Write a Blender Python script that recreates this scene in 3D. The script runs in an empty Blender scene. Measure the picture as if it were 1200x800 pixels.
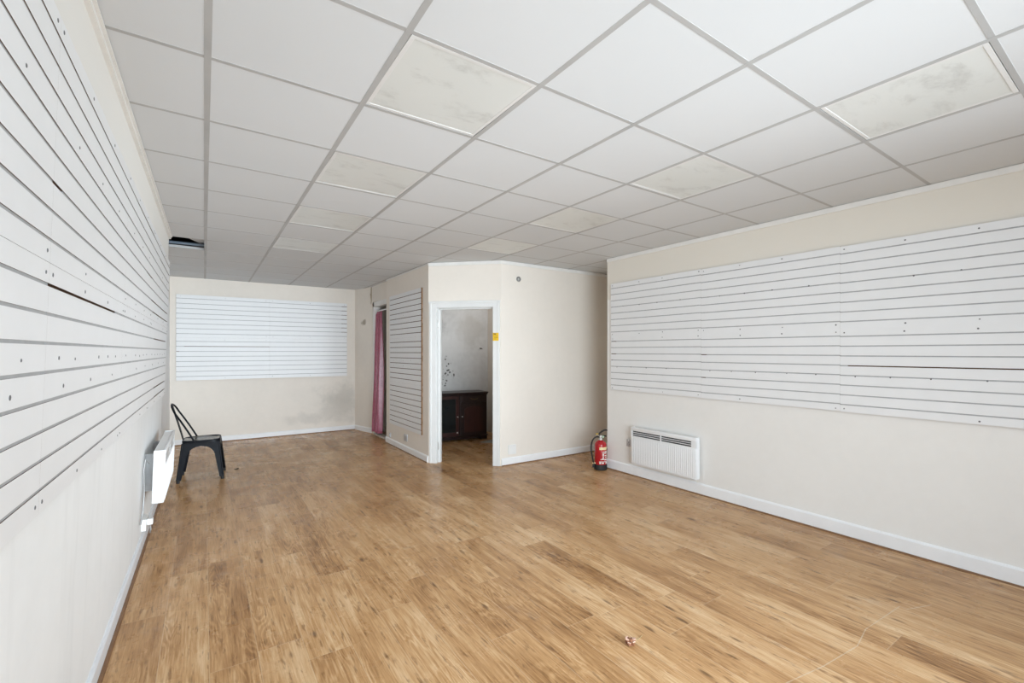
import bpy, bmesh, math, random
from mathutils import Vector, Matrix
random.seed(7)
S = bpy.context.scene
COL = S.collection
PI = math.pi

# ------------------------------------------------------------------ constants
HF = 1.4526            # camera height
H = 2.6176             # suspended ceiling height
YAW = math.radians(33.88)
XR = 4.2               # right wall face
YF = -1.4              # front (street) wall
YB = 8.80              # back wall face
XREC = -0.44           # recessed rear part of the left wall
YSTEP = 5.75           # where the left wall steps back
XBOX = 2.44            # boxed-in room, side wall
A = Vector((2.44, 5.60, 0)); B = Vector((3.14, 4.92, 0))      # diagonal wall
YT = 4.92              # third wall
XEND = 5.6
DIAG_ANG = math.atan2(B.y - A.y, B.x - A.x)
DL = (B - A).length
TOP = 3.05             # top of the walls (above the hanging ceiling)

# ------------------------------------------------------------------ materials
class N:
    """tiny wrapper around the nodes of one material"""
    def __init__(s, name):
        s.m = bpy.data.materials.new(name); s.m.use_nodes = True
        s.t = s.m.node_tree; s.n = s.t.nodes; s.l = s.t.links
        s.b = s.n['Principled BSDF']
        s.geo = None
    def link(s, a, b): s.l.new(a, b)
    def new(s, typ, **kw):
        x = s.n.new(typ)
        for k, v in kw.items(): setattr(x, k, v)
        return x
    def pos(s):
        if not s.geo: s.geo = s.new('ShaderNodeNewGeometry')
        return s.geo.outputs['Position']
    def obj(s):
        return s.new('ShaderNodeTexCoord').outputs['Object']
    def val(s, sock, v):
        if hasattr(v, 'is_output') or isinstance(v, bpy.types.NodeSocket): s.link(v, sock)
        else: sock.default_value = v
    def math(s, op, a, b=0.0, c=0.0, clamp=False):
        x = s.new('ShaderNodeMath', operation=op); x.use_clamp = clamp
        for i, v in enumerate((a, b, c)): s.val(x.inputs[i], v)
        return x.outputs[0]
    def sep(s, v):
        x = s.new('ShaderNodeSeparateXYZ'); s.link(v, x.inputs[0]); return x.outputs
    def comb(s, a, b, c):
        x = s.new('ShaderNodeCombineXYZ')
        for i, v in enumerate((a, b, c)): s.val(x.inputs[i], v)
        return x.outputs[0]
    def noise(s, vec, scale=5, detail=3, rough=.5, dist=0.0, dim='3D'):
        x = s.new('ShaderNodeTexNoise', noise_dimensions=dim)
        if vec is not None: s.link(vec, x.inputs['Vector'])
        x.inputs['Scale'].default_value = scale; x.inputs['Detail'].default_value = detail
        x.inputs['Roughness'].default_value = rough; x.inputs['Distortion'].default_value = dist
        return x.outputs['Fac']
    def ramp(s, fac, stops, interp='LINEAR'):
        x = s.new('ShaderNodeValToRGB'); s.val(x.inputs[0], fac)
        r = x.color_ramp; r.interpolation = interp
        while len(r.elements) < len(stops): r.elements.new(.5)
        for e, (p, c) in zip(r.elements, stops):
            e.position = p; e.color = (*c, 1) if len(c) == 3 else c
        return x.outputs[0]
    def smooth(s, v, lo, hi, a=0.0, b=1.0):
        x = s.new('ShaderNodeMapRange', interpolation_type='SMOOTHSTEP')
        s.val(x.inputs[0], v)
        for i, q in enumerate((lo, hi, a, b)): x.inputs[i + 1].default_value = q
        return x.outputs[0]
    def mix(s, fac, a, b, mode='MIX'):
        x = s.new('ShaderNodeMix', data_type='RGBA', blend_type=mode)
        s.val(x.inputs[0], fac)
        for i, v in ((6, a), (7, b)):
            if isinstance(v, tuple): x.inputs[i].default_value = (*v, 1)
            else: s.link(v, x.inputs[i])
        return x.outputs[2]
    def col(s, v):
        if isinstance(v, tuple): s.b.inputs['Base Color'].default_value = (*v, 1)
        else: s.link(v, s.b.inputs['Base Color'])
    def set(s, **kw):
        for k, v in kw.items():
            s.val(s.b.inputs[k], v)
    def bump(s, h, strength=.2, dist=.01):
        x = s.new('ShaderNodeBump'); x.inputs['Strength'].default_value = strength
        x.inputs['Distance'].default_value = dist
        s.link(h, x.inputs['Height']); s.link(x.outputs[0], s.b.inputs['Normal'])

def lin(r, g, b):
    f = lambda c: (c / 255 / 12.92) if c / 255 <= .04045 else ((c / 255 + .055) / 1.055) ** 2.4
    return (f(r), f(g), f(b))

def plain(name, c, rough=.5, var=.06, scale=9, metal=0.0, spec=.5):
    n = N(name)
    f = n.noise(n.obj(), scale, 4, .6)
    lo = tuple(max(0, x * (1 - var)) for x in c); hi = tuple(min(1, x * (1 + var)) for x in c)
    n.col(n.ramp(f, [(.3, lo), (.7, hi)]))
    n.set(Roughness=rough, Metallic=metal); n.b.inputs['Specular IOR Level'].default_value = spec
    return n.m

def wall_mat(name, c, stains=(), blot=.05, spots=(), streak=0.0, upper=None):
    """painted plaster; stains = [(centre, radii, colour, strength, noise scale)] real marks on the wall"""
    n = N(name); p = n.pos()
    big = n.noise(p, 1.3, 4, .6); small = n.noise(p, 14, 4, .6)
    f = n.math('ADD', n.math('MULTIPLY', big, .7), n.math('MULTIPLY', small, .3))
    lo = tuple(x * (1 - blot) for x in c); hi = tuple(min(1, x * (1 + blot)) for x in c)
    colr = n.ramp(f, [(.3, lo), (.7, hi)])
    if streak:
        x = n.sep(p)
        sv = n.noise(n.comb(n.math('MULTIPLY', x[0], 9), n.math('MULTIPLY', x[1], 9), n.math('MULTIPLY', x[2], .9)), 1, 3, .6)
        colr = n.mix(n.math('MULTIPLY', n.smooth(sv, .5, .75), streak), colr, tuple(v * .82 for v in c))
    if upper:                                  # a second colour above the slatwall
        colr = n.mix(n.smooth(n.sep(p)[2], upper[0] - .01, upper[0] + .01), colr, n.mix(n.math('MULTIPLY', f, .3), upper[1], tuple(v * .93 for v in upper[1])))
    for (ctr, rad, sc, st, ns) in stains:
        v = n.new('ShaderNodeVectorMath', operation='SUBTRACT'); n.link(p, v.inputs[0]); v.inputs[1].default_value = ctr
        w = n.new('ShaderNodeVectorMath', operation='DIVIDE'); n.link(v.outputs[0], w.inputs[0]); w.inputs[1].default_value = rad
        ln = n.new('ShaderNodeVectorMath', operation='LENGTH'); n.link(w.outputs[0], ln.inputs[0])
        q = n.math('ADD', ln.outputs['Value'], n.math('MULTIPLY', n.math('SUBTRACT', n.noise(p, ns, 5, .65), .5), 2.2))
        colr = n.mix(n.smooth(q, .35, 1.05, st, 0.0), colr, sc)
    for (ctr, rad, ss, thr) in spots:
        v = n.new('ShaderNodeVectorMath', operation='SUBTRACT'); n.link(p, v.inputs[0]); v.inputs[1].default_value = ctr
        w = n.new('ShaderNodeVectorMath', operation='DIVIDE'); n.link(v.outputs[0], w.inputs[0]); w.inputs[1].default_value = rad
        ln = n.new('ShaderNodeVectorMath', operation='LENGTH'); n.link(w.outputs[0], ln.inputs[0])
        vo = n.new('ShaderNodeTexVoronoi'); vo.inputs['Scale'].default_value = ss; n.link(p, vo.inputs['Vector'])
        dd = n.math('ADD', vo.outputs['Distance'], n.math('MULTIPLY', n.math('SUBTRACT', n.noise(p, 60, 3), .5), .25))
        k = n.math('MULTIPLY', n.smooth(dd, thr, thr + .12, 1.0, 0.0), n.smooth(ln.outputs['Value'], .75, 1.05, 1.0, 0.0))
        colr = n.mix(n.math('MULTIPLY', k, .9), colr, (.05, .05, .045))
    n.col(colr); n.set(Roughness=.85)
    n.bump(small, .15, .004)
    return n.m

M = {}
def build_materials():
    wc = (.81, .755, .685)
    M['wall'] = wall_mat('painted_plaster', wc, blot=.03)
    M['wall_left'] = wall_mat('painted_plaster_streaked', (.79, .795, .79), blot=.04, streak=.3, upper=(2.2, (.80, .785, .745)))
    M['wall_right'] = wall_mat('painted_plaster_right', (.81, .795, .765), blot=.03, upper=(2.1, (.775, .735, .66)))
    M['wall_back'] = wall_mat('painted_plaster_damp', wc, [
        ((2.15, YB, .62), (.62, .5, .34), (.50, .475, .43), .50, 2.2),
        ((2.05, YB, .45), (.60, .5, .30), (.52, .495, .45), .40, 3.1),
        ((1.55, YB, .24), (.42, .5, .13), (.53, .50, .455), .40, 4)], blot=.04)
    M['wall_column'] = wall_mat('painted_plaster_column', wc, [
        ((2.43, 8.5, 1.99), (.2, .10, .07), (.30, .25, .19), .8, 9),
        ((2.50, 8.24, 2.52), (.03, .06, .22), (.33, .25, .14), .9, 4)], blot=.05)
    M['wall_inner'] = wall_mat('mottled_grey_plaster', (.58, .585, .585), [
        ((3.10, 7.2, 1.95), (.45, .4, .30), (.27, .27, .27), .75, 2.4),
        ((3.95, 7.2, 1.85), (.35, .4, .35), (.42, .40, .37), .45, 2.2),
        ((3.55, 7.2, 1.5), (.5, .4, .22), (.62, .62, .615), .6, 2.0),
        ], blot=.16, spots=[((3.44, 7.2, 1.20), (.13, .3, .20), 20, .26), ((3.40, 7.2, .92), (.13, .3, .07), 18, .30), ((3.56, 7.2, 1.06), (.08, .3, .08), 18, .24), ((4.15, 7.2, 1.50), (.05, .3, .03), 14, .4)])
    M['white_paint'] = plain('white_gloss_paint', (.86, .87, .88), .32, .03, 6)
    M['door_paint'] = plain('white_door_paint', (.76, .765, .755), .35, .03, 6)
    M['trim_paint'] = plain('white_trim_paint', (.80, .79, .765), .5, .04, 8)
    M['skirt_left'] = plain('pale_blue_grey_gloss', (.74, .76, .79), .35, .03, 6)
    M['slat'] = plain('white_laminate_board', (.80, .805, .81), .42, .018, 5)
    M['insert'] = plain('grey_slot_liner', (.40, .405, .41), .45, .10, 20)
    M['mdf'] = plain('raw_brown_fibreboard', (.115, .058, .030), .9, .25, 30)
    M['raw_edge'] = plain('torn_board_edge', (.27, .145, .065), .9, .35, 40)
    M['screw'] = plain('dull_dark_steel', (.16, .16, .165), .5, .1, 40, .4)
    M['screw_white'] = plain('painted_screw_cap', (.82, .82, .82), .4, .02, 10)
    n = N('ceiling_tile_white'); p = n.pos()
    sp = n.noise(p, 120, 2, .5); bg = n.noise(p, .9, 3, .5)
    c = n.ramp(bg, [(.3, (.645, .665, .680)), (.7, (.668, .686, .700))])
    n.col(n.mix(n.math('MULTIPLY', n.smooth(sp, .60, .75), .12), c, (.6, .6, .6))); n.set(Roughness=.9)
    M['tile'] = n.m
    M['tbar'] = plain('grey_ceiling_grid_metal', (.43, .43, .425), .5, .08, 3)
    M['lamp_frame'] = plain('white_enamel_frame', (.72, .72, .71), .4, .03, 8)
    n = N('yellowed_diffuser_dirty'); p = n.pos()
    f1 = n.noise(n.comb(n.math('MULTIPLY', n.sep(p)[0], 3.2), n.math('MULTIPLY', n.sep(p)[1], 5.5), 0.0), 1, 7, .68, .3); f2 = n.noise(p, 1.4, 2)
    c = n.ramp(f2, [(.3, (.665, .685, .665)), (.7, (.70, .715, .695))])
    c = n.mix(n.math('MULTIPLY', n.smooth(f1, .50, .72), .60), c, (.42, .42, .40))
    n.col(c); n.set(Roughness=.35)
    M['diffuser'] = n.m
    M['void'] = plain('dark_ceiling_void', (.03, .03, .035), .9, .3, 3)
    M['slab'] = plain('concrete_soffit', (.10, .10, .10), .9, .2, 3)
    M['rod_blue'] = plain('blue_grey_edge', (.16, .21, .27), .4, .1, 8)
    M['black_metal'] = plain('black_powder_coat', (.007, .008, .011), .42, .2, 12, spec=.13)
    M['seat_top'] = plain('scuffed_black_seat', (.12, .115, .105), .22, .35, 7)
    M['rubber'] = plain('black_rubber', (.012, .012, .012), .7, .1, 12)
    M['heater'] = plain('white_enamel', (.81, .815, .82), .3, .015, 5)
    M['heater_dark'] = plain('dark_grille_recess', (.05, .052, .055), .6, .1, 8)
    M['grey_metal'] = plain('zinc_bracket', (.35, .35, .35), .4, .1, 10, .6)
    M['plastic'] = plain('white_moulded_plastic', (.80, .80, .785), .35, .02, 8)
    M['socket_grey'] = plain('brushed_grey_plate', (.52, .53, .55), .4, .05, 10, .3)
    M['red'] = plain('red_gloss_enamel', (.40, .010, .016), .22, .05, 6)
    M['label_white'] = plain('printed_white', (.80, .74, .70), .5, .05, 20)
    M['label_cream'] = plain('printed_cream', (.82, .66, .38), .5, .08, 20)
    M['dull_brass'] = plain('dull_brass', (.20, .14, .06), .5, .1, 10, .6)
    M['brass'] = plain('brass_pin', (.70, .50, .12), .35, .1, 10, .7)
    M['silver'] = plain('silver_valve', (.62, .62, .60), .3, .05, 10, .7)
    M['tag_green'] = plain('pale_green_tag', (.45, .62, .42), .5, .05, 10)
    M['yellow'] = plain('yellow_notice', (.80, .50, .015), .5, .05, 12)
    M['ink'] = plain('black_print', (.03, .025, .01), .6, .1, 12)
    M['ink_brown'] = plain('faded_print', (.36, .21, .01), .6, .1, 12)
    M['dark_glass'] = plain('smoked_cabinet_glass', (.010, .014, .015), .08, .1, 5)
    n = N('dark_mahogany'); p = n.obj(); x = n.sep(p)
    g = n.noise(n.comb(n.math('MULTIPLY', x[0], 30), n.math('MULTIPLY', x[1], 30), n.math('MULTIPLY', x[2], 4)), 1, 5, .6)
    n.col(n.ramp(g, [(.3, (.008, .0035, .003)), (.7, (.020, .0065, .0055))])); n.set(Roughness=.34)
    M['mahogany'] = n.m
    n = N('red_mahogany_panel'); p = n.obj(); x = n.sep(p)
    g = n.noise(n.comb(n.math('MULTIPLY', x[0], 30), n.math('MULTIPLY', x[1], 30), n.math('MULTIPLY', x[2], 4)), 1, 5, .6)
    n.col(n.ramp(g, [(.3, (.022, .006, .005)), (.7, (.048, .012, .009))])); n.set(Roughness=.34)
    M['mahogany_red'] = n.m
    n = N('crimson_satin_curtain'); p = n.pos()
    g = n.noise(p, 26, 3, .6)
    n.col(n.ramp(g, [(.3, (.33, .07, .125)), (.7, (.45, .125, .19))])); n.set(Roughness=.28)
    n.b.inputs['Sheen Weight'].default_value = .5
    M['curtain'] = n.m
    M['mat'] = plain('pale_grey_mat', (.40, .39, .37), .9, .1, 30)
    M['leaf'] = plain('dried_brown_leaf', (.24, .10, .05), .8, .35, 60)
    M['leaf_pale'] = plain('dried_pale_petal', (.62, .40, .31), .8, .2, 60)
    M['stem'] = plain('dry_stem', (.30, .24, .12), .8, .1, 60)
    M['door_edge'] = plain('pale_door_timber', (.42, .38, .30), .6, .06, 6)
    M['threshold'] = plain('pale_threshold', (.55, .52, .47), .5, .08, 9)
    M['foot_strip'] = plain('brown_foot_strip', (.20, .10, .045), .5, .15, 14)
    M['front_frame'] = plain('shopfront_aluminium', (.6, .6, .6), .4, .03, 6, .5)
    M['street'] = plain('street_paving', (.28, .28, .28), .9, .1, 2)
    floor_mat()

def floor_mat():
    n = N('oak_laminate_planks'); p = n.pos(); x, y, z = n.sep(p)[0:3]
    PW, PLN = .1965, 1.29
    r = n.math('DIVIDE', n.math('SUBTRACT', x, .02), PW)
    ix = n.math('FLOOR', r); fx = n.math('FRACT', r)
    w1 = n.new('ShaderNodeTexWhiteNoise', noise_dimensions='1D'); n.link(ix, w1.inputs['W'])
    l = n.math('ADD', n.math('DIVIDE', y, PLN), n.math('MULTIPLY', w1.outputs['Value'], 7.0))
    iy = n.math('FLOOR', l); fy = n.math('FRACT', l)
    w2 = n.new('ShaderNodeTexWhiteNoise', noise_dimensions='2D'); n.link(n.comb(ix, iy, 0.0), w2.inputs['Vector'])
    cs = n.new('ShaderNodeSeparateColor'); n.link(w2.outputs['Color'], cs.inputs[0])
    r1, r2, r3 = cs.outputs[0:3]
    sx = n.math('MULTIPLY', n.math('MINIMUM', fx, n.math('SUBTRACT', 1.0, fx)), PW)
    sy = n.math('MULTIPLY', n.math('MINIMUM', fy, n.math('SUBTRACT', 1.0, fy)), PLN)
    seam = n.smooth(n.math('MINIMUM', sx, sy), .0006, .0022, 1.0, 0.0)
    xo = n.math('ADD', x, n.math('MULTIPLY', r1, 13.0)); yo = n.math('ADD', y, n.math('MULTIPLY', r2, 29.0))
    zo = n.math('MULTIPLY', r3, 17.0)
    # growth rings: contour lines of a stretched noise make the cathedral figure
    fld = n.noise(n.comb(n.math('MULTIPLY', xo, 8.5), n.math('MULTIPLY', yo, 1.05), zo), 1, 2.5, .5, .15)
    rings = n.math('SINE', n.math('MULTIPLY', fld, 120.0))
    rings = n.smooth(rings, -.6, 1.0)
    fine = n.noise(n.comb(n.math('MULTIPLY', xo, 130.0), n.math('MULTIPLY', yo, 5.0), zo), 1, 5, .7)
    mid = n.noise(n.comb(n.math('MULTIPLY', xo, 24.0), n.math('MULTIPLY', yo, 2.0), zo), 1, 4, .6, .4)
    soft = n.noise(n.comb(n.math('MULTIPLY', xo, 6.0), n.math('MULTIPLY', yo, 1.7), zo), 1, 2, .5)
    ringw = n.smooth(n.noise(n.comb(n.math('MULTIPLY', xo, 5.0), n.math('MULTIPLY', yo, 1.3), zo), 1, 1), .45, .62)
    t = n.math('ADD', n.math('MULTIPLY', n.math('MULTIPLY', n.math('SUBTRACT', rings, .5), ringw), .075), n.math('MULTIPLY', fine, .46))
    t = n.math('ADD', t, n.math('MULTIPLY', mid, .34))
    t = n.math('ADD', t, n.math('MULTIPLY', soft, .30))
    t = n.math('ADD', t, n.math('MULTIPLY', n.math('SUBTRACT', r1, .5), .11))
    c = n.ramp(t, [(.32, (.130, .055, .019)), (.44, (.345, .178, .072)), (.56, (.53, .308, .142)), (.70, (.71, .49, .285))])
    c = n.mix(n.math('MULTIPLY', r3, .20), c, (.40, .22, .10))
    # knots
    vo = n.new('ShaderNodeTexVoronoi', voronoi_dimensions='3D'); vo.inputs['Scale'].default_value = 1
    n.link(n.comb(n.math('MULTIPLY', xo, 11.0), n.math('MULTIPLY', yo, 3.2), zo), vo.inputs['Vector'])
    kn = n.math('ADD', vo.outputs['Distance'], n.math('MULTIPLY', n.math('SUBTRACT', mid, .5), .35))
    knot = n.smooth(kn, .02, .16, 1.0, 0.0)
    c = n.mix(n.math('MULTIPLY', knot, .72), c, (.085, .038, .018))
    # dark pore streaks along the grain
    st = n.noise(n.comb(n.math('MULTIPLY', xo, 48.0), n.math('MULTIPLY', yo, 7.5), zo), 1, 3, .6)
    c = n.mix(n.math('MULTIPLY', n.smooth(st, .57, .70), .55), c, (.15, .072, .032))
    c = n.mix(n.math('MULTIPLY', seam, .55), c, (.62, .46, .30))
    # scratched / cracked line across the boards
    pts = [(2.12, 1.0), (2.375, .958), (2.68, .93), (2.88, .962), (3.30, .94), (3.296, .906), (3.47, .842)]
    best = None
    for (ax, ay), (bx, by) in zip(pts, pts[1:]):
        dx, dy = bx - ax, by - ay; L2 = dx * dx + dy * dy
        px = n.math('SUBTRACT', x, ax); py = n.math('SUBTRACT', y, ay)
        h = n.math('DIVIDE', n.math('ADD', n.math('MULTIPLY', px, dx), n.math('MULTIPLY', py, dy)), L2, clamp=True)
        ex = n.math('SUBTRACT', px, n.math('MULTIPLY', h, dx)); ey = n.math('SUBTRACT', py, n.math('MULTIPLY', h, dy))
        d = n.math('SQRT', n.math('ADD', n.math('MULTIPLY', ex, ex), n.math('MULTIPLY', ey, ey)))
        best = d if best is None else n.math('MINIMUM', best, d)
    best = n.math('ADD', best, n.math('MULTIPLY', n.math('SUBTRACT', n.noise(p, 40, 2), .5), .006))
    c = n.mix(n.smooth(best, .0008, .0034, .55, 0.0), c, (.62, .52, .40))
    # scuffed dull patch by the curtained doorway
    c = n.mix(n.math('MULTIPLY', n.smooth(n.noise(p, 2.2, 5, .65), .60, .72), .14), c, (.50, .44, .38))
    n.col(c)
    n.set(Roughness=n.smooth(n.noise(p, 3.0, 4, .6), .3, .7, .22, .36))
    n.b.inputs['Specular IOR Level'].default_value = .2
    n.bump(n.math('SUBTRACT', n.math('MULTIPLY', fine, .25), seam), .10, .0015)
    M['floor'] = n.m

# ------------------------------------------------------------------ mesh builder
class MB:
    def __init__(s): s.bm = bmesh.new(); s.mi = 0
    def _mi(s, f):
        for q in f: q.material_index = s.mi
    def box(s, x0, x1, y0, y1, z0, z1, bev=0.0, seg=2):
        r = bmesh.ops.create_cube(s.bm, size=1)
        v = r['verts']
        for q in v:
            q.co = Vector(((x0 + x1) / 2 + q.co.x * (x1 - x0), (y0 + y1) / 2 + q.co.y * (y1 - y0), (z0 + z1) / 2 + q.co.z * (z1 - z0)))
        fs = {f for q in v for f in q.link_faces}
        s._mi(fs)
        if bev:
            es = list({e for q in v for e in q.link_edges})
            rr = bmesh.ops.bevel(s.bm, geom=es, offset=bev, segments=seg, affect='EDGES', profile=.5)
            s._mi(rr['faces'])
        return s
    def poly(s, pts, z0, z1):
        """vertical prism over a list of (x, y)"""
        b = [s.bm.verts.new((x, y, z0)) for x, y in pts]; t = [s.bm.verts.new((x, y, z1)) for x, y in pts]
        n = len(pts); fs = [s.bm.faces.new(b[::-1]), s.bm.faces.new(t)]
        for i in range(n): fs.append(s.bm.faces.new((b[i], b[(i + 1) % n], t[(i + 1) % n], t[i])))
        s._mi(fs); return s
    def hull8(s, c):
        """box from 8 corners: 4 bottom (ccw) then 4 top"""
        v = [s.bm.verts.new(p) for p in c]
        fs = [s.bm.faces.new([v[i] for i in q]) for q in ((3, 2, 1, 0), (4, 5, 6, 7), (0, 1, 5, 4), (1, 2, 6, 5), (2, 3, 7, 6), (3, 0, 4, 7))]
        s._mi(fs); return s
    def extrude_profile(s, prof, axis_pts):
        """closed profile as list of Vector per station; bridges the stations, caps ends"""
        rings = [[s.bm.verts.new(p) for p in ring] for ring in axis_pts]
        n = len(rings[0]); fs = []
        for a, b in zip(rings, rings[1:]):
            for i in range(n): fs.append(s.bm.faces.new((a[i], a[(i + 1) % n], b[(i + 1) % n], b[i])))
        fs.append(s.bm.faces.new(rings[0][::-1])); fs.append(s.bm.faces.new(rings[-1]))
        s._mi(fs); return s
    def tube(s, pts, r, seg=10, closed=False):
        pts = [Vector(p) for p in pts]; n = len(pts); rings = []
        up = None
        for i, p in enumerate(pts):
            t = (pts[min(i + 1, n - 1)] - pts[max(i - 1, 0)]).normalized()
            if up is None:
                up = t.orthogonal().normalized()
            up = (up - t * up.dot(t)).normalized(); w = t.cross(up)
            rr = r[i] if isinstance(r, (list, tuple)) else r
            rings.append([p + (up * math.cos(a) + w * math.sin(a)) * rr for a in [2 * PI * k / seg for k in range(seg)]])
        return s.extrude_profile(None, rings)
    def lathe(s, prof, c=(0, 0, 0), seg=28, axis='z'):
        """prof = [(r, h)] bottom to top"""
        rings = []
        for r, h in prof:
            ring = []
            for k in range(seg):
                a = 2 * PI * k / seg
                u, v = r * math.cos(a), r * math.sin(a)
                q = (u, v, h) if axis == 'z' else ((h, u, v) if axis == 'x' else (v, h, u))
                ring.append(Vector(q) + Vector(c))
            rings.append(ring)
        return s.extrude_profile(None, rings)
    def build(s, name, mats, parent=None, mw=None, smooth=None, **tags):
        bmesh.ops.recalc_face_normals(s.bm, faces=s.bm.faces[:])
        me = bpy.data.meshes.new(name); s.bm.to_mesh(me); s.bm.free()
        for m in (mats if isinstance(mats, (list, tuple)) else [mats]): me.materials.append(M[m])
        o = bpy.data.objects.new(name, me); COL.objects.link(o)
        if parent: o.parent = parent
        if mw is not None: o.matrix_local = mw
        if smooth:
            for f in me.polygons: f.use_smooth = True
            me.set_sharp_from_angle(angle=math.radians(smooth))
        for k, v in tags.items(): o[k] = v
        return o

def struct(mb, name, mats, parent=None, **kw):
    return mb.build(name, mats, parent, kind='structure', **kw)

def thing(name, label, cat, mw, group=None):
    o = bpy.data.objects.new(name, None); COL.objects.link(o)
    o.empty_display_size = .1; o.matrix_world = mw
    o['label'] = label; o['category'] = cat
    if group: o['group'] = group
    return o
def tag(o, label, cat, group=None):
    o['label'] = label; o['category'] = cat
    if group: o['group'] = group
    return o
def TR(x, y, z, rz=0.0): return Matrix.Translation((x, y, z)) @ Matrix.Rotation(rz, 4, 'Z')
def frame(o, xd, yd, zd):
    m = Matrix.Identity(4)
    for i, v in enumerate((xd, yd, zd, o)):
        for j in range(3): m[j][i] = v[j]
    return m

build_materials()

# ------------------------------------------------------------------ left wall plane (leans very slightly)
def XL(y, z, off=0.0): return -.409 + .008 * y + .0336 * z + off
LX = Vector((.008, 1, 0)).normalized()
LY = None
_nz = Vector((-1, .008, .0336)).normalized()        # into the wall
LZ = LX.cross(_nz).normalized()
def left_frame(y, z, off=0.0):
    return frame(Vector((XL(y, z, off), y, z)), LX, _nz, LZ)

# ------------------------------------------------------------------ room shell
def shell():
    m = MB(); m.box(-.9, 6.0, YF - .2, 9.2, -.12, 0); struct(m, 'floor', 'floor')
    # left wall: leaning front part, recessed rear part
    m = MB(); o = -.018
    m.hull8([(-.8, YF, 0), (XL(YF, 0, o), YF, 0), (XL(YSTEP, 0, o), YSTEP, 0), (-.8, YSTEP, 0),
             (-.8, YF, TOP), (XL(YF, TOP, o), YF, TOP), (XL(YSTEP, TOP, o), YSTEP, TOP), (-.8, YSTEP, TOP)])
    m.box(-.8, XREC, YSTEP, 9.1, 0, TOP)
    struct(m, 'wall_left', 'wall_left')
    m = MB(); m.box(XREC, 3.6, YB, 9.1, 0, TOP); struct(m, 'wall_back', 'wall_back')
    m = MB(); m.box(XR, 6.0, YF, 4.11, 0, TOP); struct(m, 'wall_right', 'wall_right')
    # boxed-in room: third wall, diagonal wall with door opening, side wall
    m = MB(); m.poly([(B.x, B.y), (XEND, YT), (XEND, YT + .1), (B.x + .042, B.y + .1)], 0, TOP); struct(m, 'wall_far', 'wall')
    m = MB(); m.box(XEND, 6.0, 4.11, 9.1, 0, TOP); struct(m, 'wall_recess', 'wall')
    R = Matrix.Translation(A) @ Matrix.Rotation(DIAG_ANG, 4, 'Z')
    m = MB()
    O0, O1, OZ = .105, .875, 2.035
    m.box(0, O0, 0, .1, 0, TOP); m.box(O1, DL, 0, .1, 0, TOP); m.box(O0, O1, 0, .1, OZ, TOP)
    struct(m, 'wall_diagonal', 'wall', mw=R)
    m = MB()
    m.poly([(XBOX, 5.6), (XBOX + .08, 5.69), (XBOX + .1, 7.27), (XBOX, 7.27)], 0, TOP)
    struct(m, 'wall_side', 'wall')
    # recessed curtained doorway wall (x = 2.50), opening y 7.33..8.10
    m = MB(); xd = 2.50
    m.box(xd, xd + .1, 8.12, 8.24, 0, TOP); m.box(xd, xd + .1, 7.27, 8.12, 2.25, TOP)
    struct(m, 'wall_doorway', 'wall')
    m = MB(); m.poly([(2.355, YB), (2.50, 8.24), (2.75, 8.24), (2.75, YB)], 0, TOP); struct(m, 'wall_column', 'wall_column')
    # passage behind the curtain and inner room
    m = MB(); m.box(3.0, 3.06, 7.32, YB, 0, TOP); struct(m, 'wall_passage', 'wall_inner')
    m = MB(); m.box(XBOX + .1, XEND, 7.2, 7.32, 0, TOP); struct(m, 'wall_inner_back', 'wall_inner')
    m = MB(); m.box(4.30, 4.4, YT + .1, 7.2, 0, TOP); struct(m, 'wall_inner_right', 'wall')
    # street front: wide shop window opening behind the camera
    m = MB(); m.box(-.8, XR, YF - .2, YF, 0, .12); m.box(-.8, XR, YF - .2, YF, 2.55, TOP)
    m.box(-.8, -.30, YF - .2, YF, .12, 2.55); m.box(4.10, XR, YF - .2, YF, .12, 2.55)
    struct(m, 'wall_front', 'wall')
    m = MB()
    for x in (-.30, 1.15, 2.60, 4.05): m.box(x, x + .05, YF - .13, YF - .07, .12, 2.55)
    m.box(-.30, 4.10, YF - .13, YF - .07, .12, .17); m.box(-.30, 4.10, YF - .13, YF - .07, 2.50, 2.55)
    struct(m, 'window_1', 'front_frame')
    m = MB(); m.box(-8, 12, -14, YF - .2, -.2, -.02); struct(m, 'ground', 'street')
    # soffit above the hanging ceiling
    m = MB(); m.box(-.8, 6.0, YF - .2, 9.1, TOP, TOP + .1); struct(m, 'roof_slab', 'slab')

def skirt(name, p0, p1, h, t=.016, mat='white_paint', foot_strip=True):
    """baseboard running p0 -> p1, room side to the right of the direction"""
    p0 = Vector((*p0, 0)); p1 = Vector((*p1, 0)); L = (p1 - p0).length
    R = Matrix.Translation(p0) @ Matrix.Rotation(math.atan2(p1.y - p0.y, p1.x - p0.x), 4, 'Z')
    m = MB()
    prof = [(0, 0), (-t, 0), (-t, h - .014), (-t * .45, h), (0, h)]
    m.extrude_profile(None, [[Vector((x, y, z)) for y, z in prof] for x in (0, L)])
    if foot_strip:  # brown strip along the foot of the board
        m.mi = 1
        m.extrude_profile(None, [[Vector((x, y, z)) for y, z in [(-t, 0), (-t - .010, 0), (-t - .006, .008), (-t, .011)]] for x in (0, L)])
    return struct(m, name, [mat, 'foot_strip'], mw=R)

def trim_strip(name, p0, p1, h=.044, t=.012, top=H - .002):
    p0 = Vector((*p0, 0)); p1 = Vector((*p1, 0)); L = (p1 - p0).length
    R = Matrix.Translation(p0) @ Matrix.Rotation(math.atan2(p1.y - p0.y, p1.x - p0.x), 4, 'Z')
    m = MB(); m.box(0, L, -t, 0, top - h, top, .003, 1)
    return struct(m, name, 'trim_paint', mw=R)

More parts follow.
